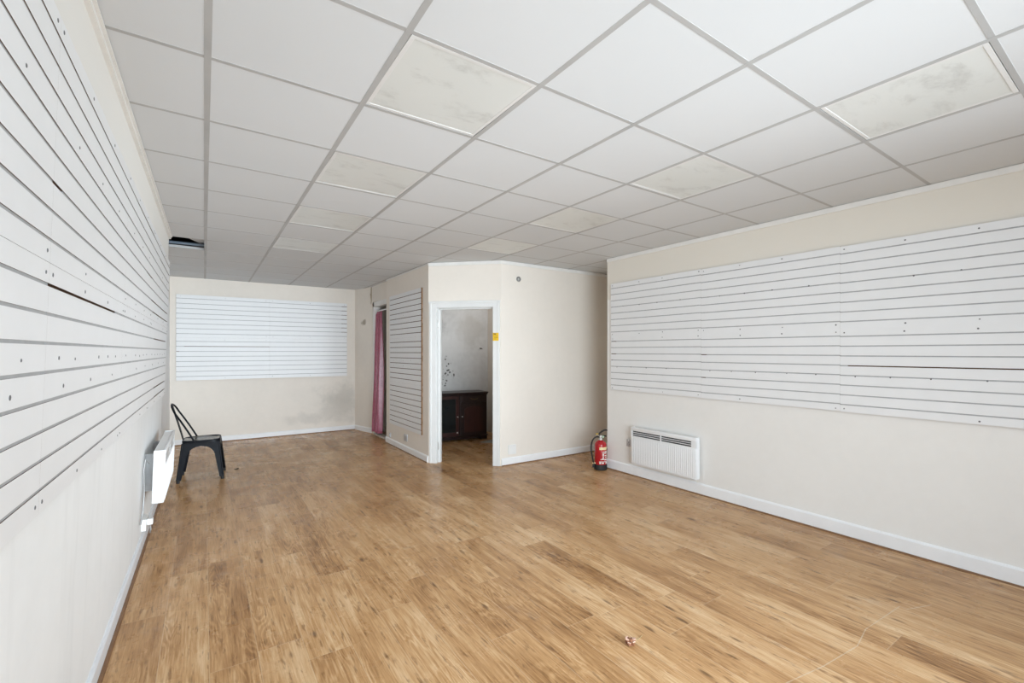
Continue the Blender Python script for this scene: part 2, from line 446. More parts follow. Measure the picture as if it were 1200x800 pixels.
def trims():
    # direction chosen so that local -y points into the room
    skirt('baseboard_right', (XR, 4.11), (XR, YF), .115)
    skirt('baseboard_far', (B.x, YT), (XEND, YT), .095, foot_strip=True)
    skirt('baseboard_side', (XBOX, 7.27), (XBOX, 5.6), .09)
    skirt('baseboard_back', (XREC, YB), (2.355, YB), .085)
    skirt('baseboard_column', (2.355, YB), (2.50, 8.24), .085, foot_strip=False)
    # left baseboard follows the wall foot
    m = MB(); h = .092
    def ring(y):
        x = XL(y, 0, -.018)
        return [Vector((x, y, 0)), Vector((x + .018, y, 0)), Vector((x + .018, y, h - .012)), Vector((x + .010, y, h)), Vector((x + .003, y, h))]
    m.extrude_profile(None, [ring(YF), ring(YSTEP)])
    m.mi = 1  # brown strip where the board meets the floor
    def ring2(y):
        x = XL(y, 0, 0)
        return [Vector((x, y, 0)), Vector((x + .016, y, 0)), Vector((x + .012, y, .009)), Vector((x, y, .012))]
    m.extrude_profile(None, [ring2(YF), ring2(YSTEP)])
    struct(m, 'baseboard_left', ['skirt_left', 'foot_strip'])
    trim_strip('trim_1', (XR, 4.11), (XR, YF))
    trim_strip('trim_2', (B.x - .006, YT), (XEND, YT))
    trim_strip('trim_3', (A.x, A.y), (B.x, B.y))
    trim_strip('trim_4', (XBOX, 7.27), (XBOX, 5.6), .022, .008)
    # left ceiling trim (two steps)
    m = MB()
    for (o, z0, z1) in ((.0, H - .030, H - .002), (.010, H - .012, H - .002)):
        m.hull8([(XL(YF, z0, -.018), YF, z0), (XL(YF, z0, o), YF, z0), (XL(YSTEP, z0, o), YSTEP, z0), (XL(YSTEP, z0, -.018), YSTEP, z0),
                 (XL(YF, z1, -.018), YF, z1), (XL(YF, z1, o), YF, z1), (XL(YSTEP, z1, o), YSTEP, z1), (XL(YSTEP, z1, -.018), YSTEP, z1)])
    struct(m, 'trim_5', 'trim_paint')

# ------------------------------------------------------------------ suspended ceiling
GX0, GDX, GY0, GDY, GSK = .012, .606, .991, .594, .0058
def gx(i): return GX0 + GDX * i
def gy(j, i): return GY0 + GDY * j + GSK * i
LIGHTS = [(1, 1), (1, 3), (1, 5), (1, 7), (4, -1), (4, 1), (4, 3), (4, 5)]
HOLE = (-1, 8)
def ceiling():
    m = MB()
    for i in range(-1, 10):
        for j in range(-4, 14):
            if (i, j) in LIGHTS or (i, j) == HOLE: continue
            x0 = max(gx(i), -.5); x1 = gx(i + 1)
            d = [random.uniform(.0003, .0010) for _ in range(4)]
            q = [(x0, gy(j, i)), (x1, gy(j, i + 1)), (x1, gy(j + 1, i + 1)), (x0, gy(j + 1, i))]
            q = [(max(min(x, 5.95), -.5), max(min(y, YB + .1), YF)) for x, y in q]
            if abs(q[0][1] - q[3][1]) < .01 or abs(q[0][0] - q[1][0]) < .01: continue
            m.hull8([(x, y, H + d[k]) for k, (x, y) in enumerate(q)] + [(x, y, H + .018) for x, y in q])
    struct(m, 'ceiling', 'tile')
    m = MB(); w = .012
    for i in range(0, 10):
        x = gx(i)
        if (i == 0): m.box(x - w, x + w, YF, YB, H - .001, H + .03)
        else: m.box(x - w, x + w, YF, YB, H - .001, H + .03)
    w = .0105
    for j in range(-4, 14):
        if gy(j, 0) < YF or gy(j, 9) > YB: continue
        xa, xb = -.5, 5.9
        ya, yb = GY0 + GDY * j + GSK * (xa - GX0) / GDX, GY0 + GDY * j + GSK * (xb - GX0) / GDX
        m.hull8([(xa, ya - w, H), (xb, yb - w, H), (xb, yb + w, H), (xa, ya + w, H),
                 (xa, ya - w, H + .028), (xb, yb - w, H + .028), (xb, yb + w, H + .028), (xa, ya + w, H + .028)])
    struct(m, 'trim_6', 'tbar')
    LL = {(1, 1): 'large dirty unlit ceiling light panel nearest the camera in the left line of four',
          (1, 3): 'second nearest dirty ceiling light panel in the left line, grey smears on it',
          (1, 5): 'third dirty ceiling light panel of the left line, towards the back wall',
          (1, 7): 'farthest faint ceiling light panel of the left line, near the back slatwall',
          (4, -1): 'clean cream ceiling light panel nearest the camera above the right wall',
          (4, 1): 'second nearest cream ceiling light panel of the right line',
          (4, 3): 'third stained ceiling light panel of the right line, before the boxed-in corner',
          (4, 5): 'farthest small stained ceiling light panel of the right line, above the open doorway wall'}
    for (i, j) in LIGHTS:
        cx, cy = gx(i) + GDX / 2, gy(j, i) + GDY / 2 + GSK / 2
        t = thing('ceiling_light', LL[(i, j)], 'ceiling light', TR(cx, cy, H, math.atan2(GSK, GDX)), 'recessed square ceiling lights')
        a = .290; b = .272
        m = MB()
        for (x0, x1, y0, y1) in ((-a, a, -a + .006, -b + .006), (-a, a, b - .006, a - .006), (-a, -b, -b + .006, b - .006), (b, a, -b + .006, b - .006)):
            m.box(x0, x1, y0, y1, .0004, .012, .001, 1)
        m.box(-a, a, -a + .006, a - .006, .014, .05)
        m.build('frame', 'lamp_frame', t)
        m = MB(); m.box(-b, b, -b + .006, b - .006, .0016, .0135); m.build('diffuser', 'diffuser', t)
    # displaced tile, and a tube standing in for the opening's far edge
    hx0, hx1, hy0, hy1 = XREC, gx(0), gy(8, -1), gy(9, -1)
    o = MB(); o.box(-.30, .30, -.29, .29, 0, .014, .002, 1)
    mw = Matrix.Translation((.175, 6.06, H + .052)) @ Matrix.Rotation(math.radians(-17), 4, 'Z') @ Matrix.Rotation(math.radians(3), 4, 'Y') @ Matrix.Rotation(math.radians(2.5), 4, 'X')
    o = o.build('ceiling_tile', 'tile', mw=mw); tag(o, 'loose white ceiling tile tilted inside the dark gap in the ceiling', 'ceiling tile')
    o = MB(); o.tube([(hx0, hy1 - .05, H + .045), (hx1 + .3, hy1 - .06, H + .045)], .016)
    o = o.build('gap_edge', 'rod_blue', smooth=40); tag(o, 'blue grey rod along the far edge of the dark gap in the ceiling', 'ceiling edge')

# ------------------------------------------------------------------ slatwall
def slat_sheet(label, mw, W, Hh, n=8, margin=.0575, pitch=.0765, group=None, missing=(), screws=(), fill=0.0, xslack=0.0, short=()):
    """sheet with its lower left front corner at the origin; x right, y into the wall, z up.
       missing = {slot: [(x0, x1), ...]} stretches where the grey liner has come out and raw board shows"""
    t = thing('slatwall_sheet', label, 'slatwall', mw, group)
    T = .0165; mouth = .0043; d1 = .0055; cav = .010; d2 = .012
    prof = [(0, 0)]                               # (y, z) going up the front
    zs = [margin + k * pitch for k in range(n)]
    for z in zs:
        prof += [(0, z - mouth), (d1, z - mouth), (d1, z - cav), (d2, z - cav), (d2, z + cav), (d1, z + cav), (d1, z + mouth), (0, z + mouth)]
    prof += [(0, Hh), (T, Hh), (T, 0)]
    m = MB()
    ring = lambda x: [Vector((x, y, z)) for y, z in prof]
    m.extrude_profile(None, [ring(.0002), ring(W - .0002)])
    for f in m.bm.faces:
        if f.normal.length == 0: f.normal_update()
        c = f.calc_center_median()
        ys = [v.co.y for v in f.verts]
        if not (max(ys) < 1e-6) : f.material_index = 1     # only the front faces carry the laminate
    m.build('board', ['slat', 'mdf'], t)
    for k, z in enumerate(zs):
        gaps = sorted(missing.get(k, [])) if missing else []
        segs = []; x = .002
        for g0, g1 in gaps:
            if g0 > x + .01: segs.append((x, g0))
            x = max(x, g1)
        if x < W - .012: segs.append((x, W - .002))
        if not segs: continue
        m = MB()
        for x0, x1 in segs: m.box(x0, x1, .0022, d1, z - mouth, z + mouth)
        m.build('slot_liner', 'insert', t)
    for (sx, sz, r) in screws:
        m = MB(); m.lathe([(r * .55, -.0015), (r, -.0008), (r, .004)], (sx, 0, sz), 10, 'y')
        m.build('screw', 'screw', t, smooth=40)
    return t

def screw_rows(W, Hh, xs, rows, r=.0055, jit=.004, p=1.0):
    out = []
    for z in rows:
        for x in xs:
            if random.random() <= p:
                out.append((x + random.uniform(-jit, jit), z + random.uniform(-jit, jit), r * random.uniform(.75, 1.15)))
    return out

def slatwalls():
    g = 'white slatwall sheets'
    HS = .6515
    # ---- right wall: columns left to right as seen
    ys = [4.035, 2.79, 1.566, .342]; names = ['far end', 'middle', 'near end']
    z0 = .985
    for c in range(3):
        W = ys[c] - ys[c + 1]
        for r in range(2):
            z = z0 + r * HS + (0.004 * (1 - c))
            rows = [.028, .623] if r == 0 else [.028, .623]
            xs = [.03, W * .33, W * .64, W - .03] if c else [.03, W * .36, W * .62, W - .03]
            sc = screw_rows(W, HS, xs, [.022] if r == 0 else [HS - .024], p=.9)
            sc += screw_rows(W, HS, xs, [HS - .028] if r == 0 else [.030], p=.9)
            if r == 0: sc += screw_rows(W, HS, [.1, .32, .55, .82, 1.05], [.022 + .0765 * 3 + .03], p=.75)
            else: sc += screw_rows(W, HS, [.2, .45, .7, 1.0], [.022 + .0765 * 4 + .035], p=.6)
            miss = {}
            if (c, r) == (2, 0): miss = {4: [(.05, W)]}
            if (c, r) == (0, 0): miss = {5: [(0, .09)], 7: [(0, .09)], 4: [(0, .03)]}
            if (c, r) == (1, 0): miss = {2: [(0, .05)], 5: [(0, .06)]}
            if (c, r) == (0, 1): miss = {}
            lab = '%s slatwall sheet at the %s of right wall, %s' % (
                ['lower', 'upper'][r], names[c],
                [['above the wall heater', 'at the wall corner'],
                 ['above bare plaster', 'below the beige band'],
                 ['with a long brown slot', 'cut by the photo edge']][c][r])
            slat_sheet(lab, TR(XR - .0175, ys[c], z, -PI / 2), W, HS, screws=sc, missing=miss, group=g)
    # ---- left wall: columns near to far
    yl = [.45, 1.69, 2.955, 4.205, 5.735]
    HL = .658
    where = ['nearest the camera', 'second from the camera', 'third from the camera', 'farthest from the camera']
    for c in range(4):
        W = (yl[c + 1] - yl[c])
        for r in range(2):
            z = 1.030 + r * (HL + .0005)
            off = 0
            nmiss = {}
            if (c, r) == (1, 0): nmiss = {7: [(0.0, 1.05)], }
            if (c, r) == (1, 1): nmiss = {1: [], 2: [(0, .10)]}
            if (c, r) == (2, 1): nmiss = {7: [(.3, W)], 3: [(.9, W)]}
            if (c, r) == (2, 0): nmiss = {0: [(0, .02)]}
            if (c, r) == (3, 1): nmiss = {6: [(.5, W)], 1: [(0, W)], 0: [(.1, W)]}
            if (c, r) == (3, 0): nmiss = {6: [(.3, W)], 0: [(.5, W)], 1: [(.4, W)]}
            xs = [.03, W * .33, W * .66, W - .03]
            sc = screw_rows(W, HL, xs, [.020 if r == 0 else HL - .024], p=.85)
            sc += screw_rows(W, HL, xs, [HL - .030 if r == 0 else .032], p=.8)
            if r == 0: sc += screw_rows(W, HL, [W * q for q in (.1, .25, .4, .55, .7, .85)], [.0575 + .0765 * 4.5], p=.85) + screw_rows(W, HL, [W * q for q in (.15, .45, .8)], [.0575 + .0765 * 3.5], p=.8)
            else: sc += screw_rows(W, HL, [W * q for q in (.2, .5, .8)], [.0575 + .0765 * 4.5], p=.8)
            lab = '%s white slatwall sheet on the left wall, %s' % (['lower', 'upper'][r], where[c] +
                  [[', above bare wall', ', cut by the photo edge'],
                   [', with a brown slot', ', below the ceiling trim'],
                   [', above bare wall', ', below the beige band'],
                   [', above the heater', ', by the ceiling gap']][c][r])
            slat_sheet(lab, left_frame(yl[c], z, off), W, HL, margin=.0600, pitch=.0772, screws=sc, missing=nmiss, group=g)
    # ---- back wall
    xb = [-.36, .925, 2.205]
    for c in range(2):
        W = xb[c + 1] - xb[c]
        for r in range(2):
            z = 1.008 + r * .670
            miss = {}
            if (c, r) == (0, 0): miss = {6: [(.1, W)], 5: [(0, .04)]}
            if (c, r) == (1, 1): miss = {k: [(W - .10, W)] for k in range(1, 8)}
            sc = screw_rows(W, .67, [.05, W / 2, W - .05], [.03, .67 - .03], .004, p=.6)
            lab = '%s %s white slatwall sheet on the back wall, %s' % (['lower', 'upper'][r], ['left', 'right'][c],
                  [['behind the black chair', 'closest to the gap in the ceiling'], ['above the damp stain', 'with dark slot ends']][c][r])
            slat_sheet(lab, TR(xb[c], YB - .0175, z), W, .6695, margin=.060, pitch=.0785, screws=sc, missing=miss, group=g)
    # ---- side wall of the boxed-in room: three stacked sheets
    W = 1.27
    for r in range(3):
        sc = screw_rows(W, .66, [.2, .6, .9], [.25, .33], .0045, p=.7)
        miss = {k: [(W - .018, W)] for k in range(8)}
        miss = {k: [(0, W)] for k in range(8)}
        lab = '%s of three white slatwall sheets beside the curtained doorway' % ['bottom', 'middle', 'top'][r]
        sh = slat_sheet(lab, TR(XBOX - .0175, 7.07, .335 + r * .661, -PI / 2), W, .6605, margin=.060, pitch=.0772, screws=sc, missing=miss, group=g)
        m = MB(); z = 0.0
        while z < .655:
            dz = random.uniform(.02, .07); z2 = min(.659, z + dz)
            m.box(W, W + random.uniform(.006, .016), .002, .016, z, z2); z = z2
        m.build('raw_edge', 'raw_edge', sh)

# ------------------------------------------------------------------ doors
def doors():
    R = Matrix.Translation(A) @ Matrix.Rotation(DIAG_ANG, 4, 'Z')
    d = MB()
    O0, O1, OZ = .12, .865, 2.02
    # lining
    d.box(O0 - .015, O0, 0, .1, 0, OZ); d.box(O1, O1 + .01, 0, .1, 0, OZ); d.box(O0 - .015, O1 + .01, 0, .1, OZ, OZ + .015)
    # stops
    d.box(O0, O0 + .030, .055, .1, 0, OZ); d.box(O1 - .012, O1, .055, .1, 0, OZ); d.box(O0, O1, .055, .1, OZ - .012, OZ)
    door = struct(d, 'door_1', 'door_paint', mw=R)
    # architrave, stepped profile
    a = MB()
    for (x0, x1) in ((.020, O0 - .006), (O1 + .002, DL - .018)):
        a.box(x0, x1, -.016, 0, 0, OZ + .012, .004, 2)
        a.box((x0 if x0 < .5 else x1 - .03), (x0 + .03 if x0 < .5 else x1), -.022, 0, 0, OZ + .075, .005, 2)
    a.box(.020, DL - .018, -.016, 0, OZ + .006, OZ + .085, .004, 2)
    a.box(.012, DL - .010, -.022, 0, OZ + .060, OZ + .090, .005, 2)
    a.build('architrave', 'door_paint', door, kind='structure')
    for z in (.22, 1.82):
        h = MB(); h.box(O0 - .001, O0 + .003, .012, .050, z - .05, z + .05, .001, 1); h.tube([(O0 + .004, .054, z - .05), (O0 + .004, .054, z + .05)], .006)
        h.build('hinge', 'silver', door, smooth=40)
    # curtained doorway
    xd = 2.50
    d = MB()
    d.box(xd - .012, xd + .1, 8.075, 8.15, 0, 2.33, .004, 1)          # far jamb
    d.box(xd - .012, xd + .1, 7.275, 8.15, 2.245, 2.33, .004, 1)      # head
    d.box(xd - .012, xd + .1, 7.272, 7.31, 0, 2.245, .004, 1)
    door = struct(d, 'door_2', 'trim_paint')
    t = MB(); t.box(xd - .015, xd + .1, 7.31, 8.075, 0, .03, .004, 1); t.build('threshold', 'threshold', door, kind='structure')
    r = MB(); r.tube([(xd + .04, 7.31, 2.17), (xd + .04, 8.075, 2.17)], .012)
    tag(r.build('curtain_rod', 'white_paint', smooth=40), 'white tension rod holding the crimson curtain', 'curtain rod')
    # curtain: gathered towards the far jamb, folds widen at the foot
    bm = bmesh.new(); rows, cols = 40, 72; grid = []
    for i in range(rows + 1):
        v = i / rows; z = 2.157 - v * (2.157 - .07); row = []
        for j in range(cols + 1):
            u = j / cols
            w0 = .30 + .10 * v
            y = 8.06 - u * w0 + .02 * math.sin(3 * v + 5 * u) * v
            amp = .026 + .030 * v
            xx = xd + .03 - .045 * v + amp * math.sin(u * 2 * PI * 4 + 1.1 * math.sin(2.5 * v)) + .008 * math.sin(u * 37 + v * 5)
            if i == 0: xx = xd + .04 + .012 * math.sin(u * 2 * PI * 4)
            row.append(bm.verts.new((xx, y, z)))
        grid.append(row)
    for i in range(rows):
        for j in range(cols): bm.faces.new((grid[i][j], grid[i][j + 1], grid[i + 1][j + 1], grid[i + 1][j]))
    mb = MB(); mb.bm.free(); mb.bm = bm
    c = mb.build('curtain', 'curtain', smooth=180)
    so = c.modifiers.new('thick', 'SOLIDIFY'); so.thickness = .002
    tag(c, 'crimson satin curtain drawn aside in the narrow doorway', 'curtain')
    # pale edge of a door standing open in the passage
    e = MB(); e.box(xd + .12, xd + .80, 7.36, 7.40, .03, 2.05, .003, 1)
    e = e.build('passage_door', 'door_edge'); tag(e, 'pale flush door standing open behind the crimson curtain', 'door')

# ------------------------------------------------------------------ chair
def chair():
    t = thing('metal_chair', 'black metal cafe chair standing by the left wall near the back', 'chair', TR(-.018, 6.44, 0, math.radians(-4)))
    SH = .452
    # seat: rounded square pan with rolled edge and a slight dish
    bm = bmesh.new(); n = 24; rings = []
    def sq(a, hx, hy, p=5.0):
        c, s = math.cos(a), math.sin(a)
        k = (abs(c) ** p + abs(s) ** p) ** (-1 / p)
        return hx * k * c, hy * k * s
    prof = [(1.0, -.028), (1.0, -.006), (.985, .002), (.955, .004), (.92, .000), (.7, -.006), (.4, -.010), (.12, -.011)]
    for (f, dz) in prof:
        ring = []
        for k in range(48):
            x, y = sq(2 * PI * k / 48, .185 * f, .180 * f)
            ring.append(Vector((x, y * (1 + .06 * x / .185), SH + dz)))
        rings.append(ring)
    m = MB(); m.extrude_profile(None, rings)
    for f in m.bm.faces:
        if f.calc_center_median().z > SH - .012 and max((v.co - Vector((0, 0, v.co.z))).length for v in f.verts) < .215 and f.calc_center_median().to_2d().length < .172: f.material_index = 1
    m.build('seat', ['black_metal', 'seat_top'], t, smooth=50)
    # legs: each one a folded sheet with two flanges that sweep into the arches
    def corner(z, sx, sy):
        k = (z / (SH - .02))
        hx = .225 + (.176 - .225) * k; hy = .222 + (.170 - .222) * k
        return Vector((sx * hx, sy * hy, z))
    zt = SH - .022
    def width(z):
        u = z / zt
        base = .040 + .030 * u
        a0 = .66
        if u > a0:
            q = (u - a0) / (.90 - a0)
            if q >= 1: return 9
            return base + (.172 - base) * (1 - math.sqrt(max(0, 1 - q ** 2.2)))
        return base
    for sx in (-1, 1):
        for sy in (-1, 1):
            m = MB()
            lv = [.03, .10, .18, .25, .29, .32, .345, .36, .372, .380, .386, .391, .3955, zt]
            for ax in (0, 1):
                strip = []
                for z in lv:
                    p = corner(z, sx, sy)
                    half = abs(p.x if ax == 0 else p.y)
                    w = min(width(z), half + .001)
                    q = p.copy()
                    if ax == 0: q.x = sx * (half - w)
                    else: q.y = sy * (half - w)
                    strip.append((p, q))
                off = Vector((0, -sy * .004, 0)) if ax == 0 else Vector((-sx * .004, 0, 0))
                # closed thin sheet
                for (p0, q0), (p1, q1) in zip(strip, strip[1:]):
                    m.hull8([p0, q0, q0 + off, p0 + off, p1, q1, q1 + off, p1 + off])
            # rounded spine on the corner
            m.tube([corner(z, sx, sy) + Vector((-sx * .005, -sy * .005, 0)) for z in (.03, .15, .3, zt)], [.010, .010, .010, .010], 10)
            lg = m.build('leg', 'black_metal', t, smooth=40)
            g = MB(); c = corner(.0, sx, sy)
            c2 = corner(.045, sx, sy)
            g.tube([c + Vector((-sx * .016, -sy * .016, 0)), c2 + Vector((-sx * .016, -sy * .016, 0))], [.0175, .0165], 12)
            g.build('foot_glide', 'rubber', lg, smooth=40)
    # back hoop
    pts = []
    W0, W1 = .172, .135
    for k in range(0, 9):                                    # near upright
        v = k / 8; pts.append((-.055 - .165 * v - .02 * v * v, -W0 + (W0 - W1) * v * v * .6, SH - .02 + .335 * v))
    for k in range(1, 14):
        a = PI * k / 14
        pts.append((-.240 - .045 * math.sin(a), -(W0 - (W0 - W1) * .6) * math.cos(a), SH + .315 + .092 * math.sin(a)))
    for k in range(8, -1, -1):
        v = k / 8; pts.append((-.055 - .165 * v - .02 * v * v, W0 - (W0 - W1) * v * v * .6, SH - .02 + .335 * v))
    m = MB(); m.tube(pts, .0095, 10); m.build('back_hoop', 'black_metal', t, smooth=60)
    # centre splat, seen edge-on
    m = MB(); L = []
    for k in range(9):
        v = k / 8
        x = -.176 - .095 * v - .012 * v * v; z = SH - .012 + .408 * v
        hw = .032 + .012 * v
        L.append([Vector((x - .006, -hw, z)), Vector((x + .003, -hw, z)), Vector((x + .003, hw, z)), Vector((x - .006, hw, z))])
    m.extrude_profile(None, L); m.build('splat', 'black_metal', t, smooth=40)

# ------------------------------------------------------------------ heaters
def heater(label, mw, L, Hh, D=.07, gap=.025):
    """local: x right, y into the wall (front face y=0), z up, origin bottom left front"""
    t = thing('panel_heater', label, 'heater', mw, 'white wall heaters')
    m = MB()
    m.box(.004, L - .004, .017, D, .012, Hh - .008, .004, 1)
    m.build('casing', 'heater', t, smooth=40)
    # front panel: fluted sheet with a rounded lip
    m = MB(); gz = Hh - .105; n = 34
    m.box(.006, L - .006, .002, .016, .006, gz, .005, 2)
    for k in range(n):
        x = .035 + (L - .07) * k / (n - 1)
        m.box(x - .0035, x + .0035, -.0014, .004, .02, gz - .014)
    m.box(.006, L - .006, .002, .016, Hh - .040, Hh, .006, 2)
    m.box(.006, .026, .002, .014, gz - .004, Hh - .036); m.box(L - .06, L - .006, .002, .014, gz - .004, Hh - .036)
    m.build('front_panel', 'heater', t, smooth=40)
    m = MB(); m.box(.03, L - .03, .0145, .0175, gz - .008, Hh - .034); m.build('grille_recess', 'heater_dark', t)
    g = MB()
    for k in range(4):
        z = gz + (Hh - .040 - gz) * k / 3
        g.box(.022, L - .055, .003, .013, z - .0035, z + .0035, .0015, 1)
    for x in (L * .49,): g.box(x - .006, x + .006, .003, .013, gz, Hh - .04)
    g.build('grille', 'heater', t)
    for x0 in (0, L - .020):
        m = MB(); m.box(x0 + (.006 if x0 == 0 else 0), x0 + (.020 if x0 == 0 else .014), .004, D, .004, Hh - .002, .005, 3); m.build('end_cap', 'heater', t, smooth=40)
    for x in (L * .22, L * .78):
        m = MB(); m.box(x - .015, x + .015, D, D + gap, .05, Hh - .06); m.build('bracket', 'grey_metal', t)
    m = MB(); m.box(L - .09, L - .05, .03, .05, -.004, .013); m.build('control_tab', 'grey_metal', t)
    return t

def heaters():
    heater('white wall heater under the slatwall on the right wall', TR(4.108, 3.655, .156, -PI / 2), .86, .431, .065, .0265)
    # left heater hangs a little off the leaning wall
    t = heater('white wall heater seen edge-on low on the left wall', frame(Vector((-.244, 4.22, .340)), LX, _nz, LZ), 1.05, .392, .075, .065)
    # pipe / cable beside it
    m = MB(); m.tube([(.012, .095, .30), (.006, .12, .33), (.0, .125, .26), (.004, .118, .1), (-.005, .12, -.04), (-.05, .128, -.12)], .006, 8)
    m.build('power_cable', 'grey_metal', t, smooth=60)

# ------------------------------------------------------------------ sockets and small fittings
def socket(name, label, cat, mw, w=.146, h=.086, mat='plastic', holes=2, sw=True):
    t = thing(name, label, cat, mw, None)
    m = MB(); m.box(-w / 2, w / 2, -.010, 0, -h / 2, h / 2, .004, 2); m.build('face_plate', mat, t, smooth=40)
    for k in range(holes):
        cx = (-w / 4 if k == 0 else w / 4) if holes == 2 else 0
        m = MB()
        for dx, dz, a, b in ((0, .006, .004, .009), (-.012, -.014, .007, .003), (.012, -.014, .007, .003)):
            m.box(cx + dx - a / 1.2, cx + dx + a / 1.2, -.0108, -.008, dz - b / 1.6 , dz + b / 1.6)
        m.build('pin_holes', 'heater_dark', t)
        if sw:
            m = MB(); m.box(cx - .006, cx + .006, -.0135, -.009, .024, .038, .002, 1); m.build('switch', 'plastic', t)
    return t

def fittings():
    socket('wall_socket', 'grey double socket half hidden by the left end of the right wall heater', 'socket', TR(XR - .0005, 3.715, .372, -PI / 2), mat='socket_grey')
    socket('wall_socket', 'single socket with a white flap low on the wall under the tall slatwall', 'socket', TR(XBOX - .0005, 6.40, .205, -PI / 2), w=.13, h=.10, mat='socket_grey', holes=1)
    m = MB(); m.box(-.045, .045, -.016, 0, -.045, .045, .003, 2)
    o = m.build('blank_plate', 'plastic', mw=TR(3.30, YT, .195)); o.scale = (1.35, 1, 1.35)
    tag(o, 'white blank cover plate low on the wall right of the open doorway', 'cover plate')
    # plugged-in socket low on the left wall
    t = thing('wall_socket', 'white socket with a plug low on the left wall below the heater', 'socket', left_frame(4.42, .165, -.0185))
    m = MB(); m.box(-.075, .075, -.030, 0, -.043, .043, .004, 2); m.build('face_plate', 'plastic', t)
    m = MB(); m.box(-.060, -.012, -.068, -.030, -.005, .040, .006, 2); m.build('plug', 'plastic', t)
    m = MB(); m.tube([(-.036, -.05, -.004), (-.034, -.055, -.05), (-.02, -.05, -.075)], .005, 8); m.build('cable', 'grey_metal', t)
    # round fixing high on the far wall
    t = thing('wall_grommet', 'small round dark fixing high on the wall right of the open doorway', 'fixing', TR(3.404, YT, 2.401))
    m = MB()
    prof = [(.034, 0), (.034, -.010), (.028, -.016), (.018, -.016), (.016, -.006)]
    m.lathe(prof, (0, 0, 0), 24, 'y'); m.build('ring', 'grey_metal', t, smooth=40)
    m = MB(); m.lathe([(.016, -.004), (.010, -.009), (.004, -.012)], (0, 0, 0), 16, 'y'); m.build('core', 'silver', t, smooth=40)
    # small fitting on side baseboard
    m = MB(); m.box(-.02, .02, -.014, 0, -.035, .035, .004, 2); m.box(-.008, .008, -.022, -.012, -.02, .012, .002, 1)
    tag(m.build('cable_clip', 'socket_grey', mw=TR(XBOX - .0005, 7.06, .145, -PI / 2)), 'small grey clip above the baseboard beside the curtained doorway', 'clip')
    # yellow notice on right architrave
    R = Matrix.Translation(A) @ Matrix.Rotation(DIAG_ANG, 4, 'Z')
    t = thing('notice_sticker', 'small yellow notice stuck on the right door frame', 'sign', R @ Matrix.Translation((.908, -.0225, 1.645)))
    m = MB(); m.box(-.038, .038, -.0015, 0, -.050, .050); m.build('card', 'yellow', t)
    m = MB(); m.box(-.028, .006, -.0022, -.0012, .030, .042, .002, 1); m.build('emblem', 'ink', t)
    m = MB()
    for k, (a, b) in enumerate(((-.028, .024), (-.02, .028), (-.026, .012))):
        m.box(a, b, -.0021, -.0012, .008 - k * .018 - .003, .008 - k * .018 + .003)
    m.build('printed_lines', 'ink_brown', t)

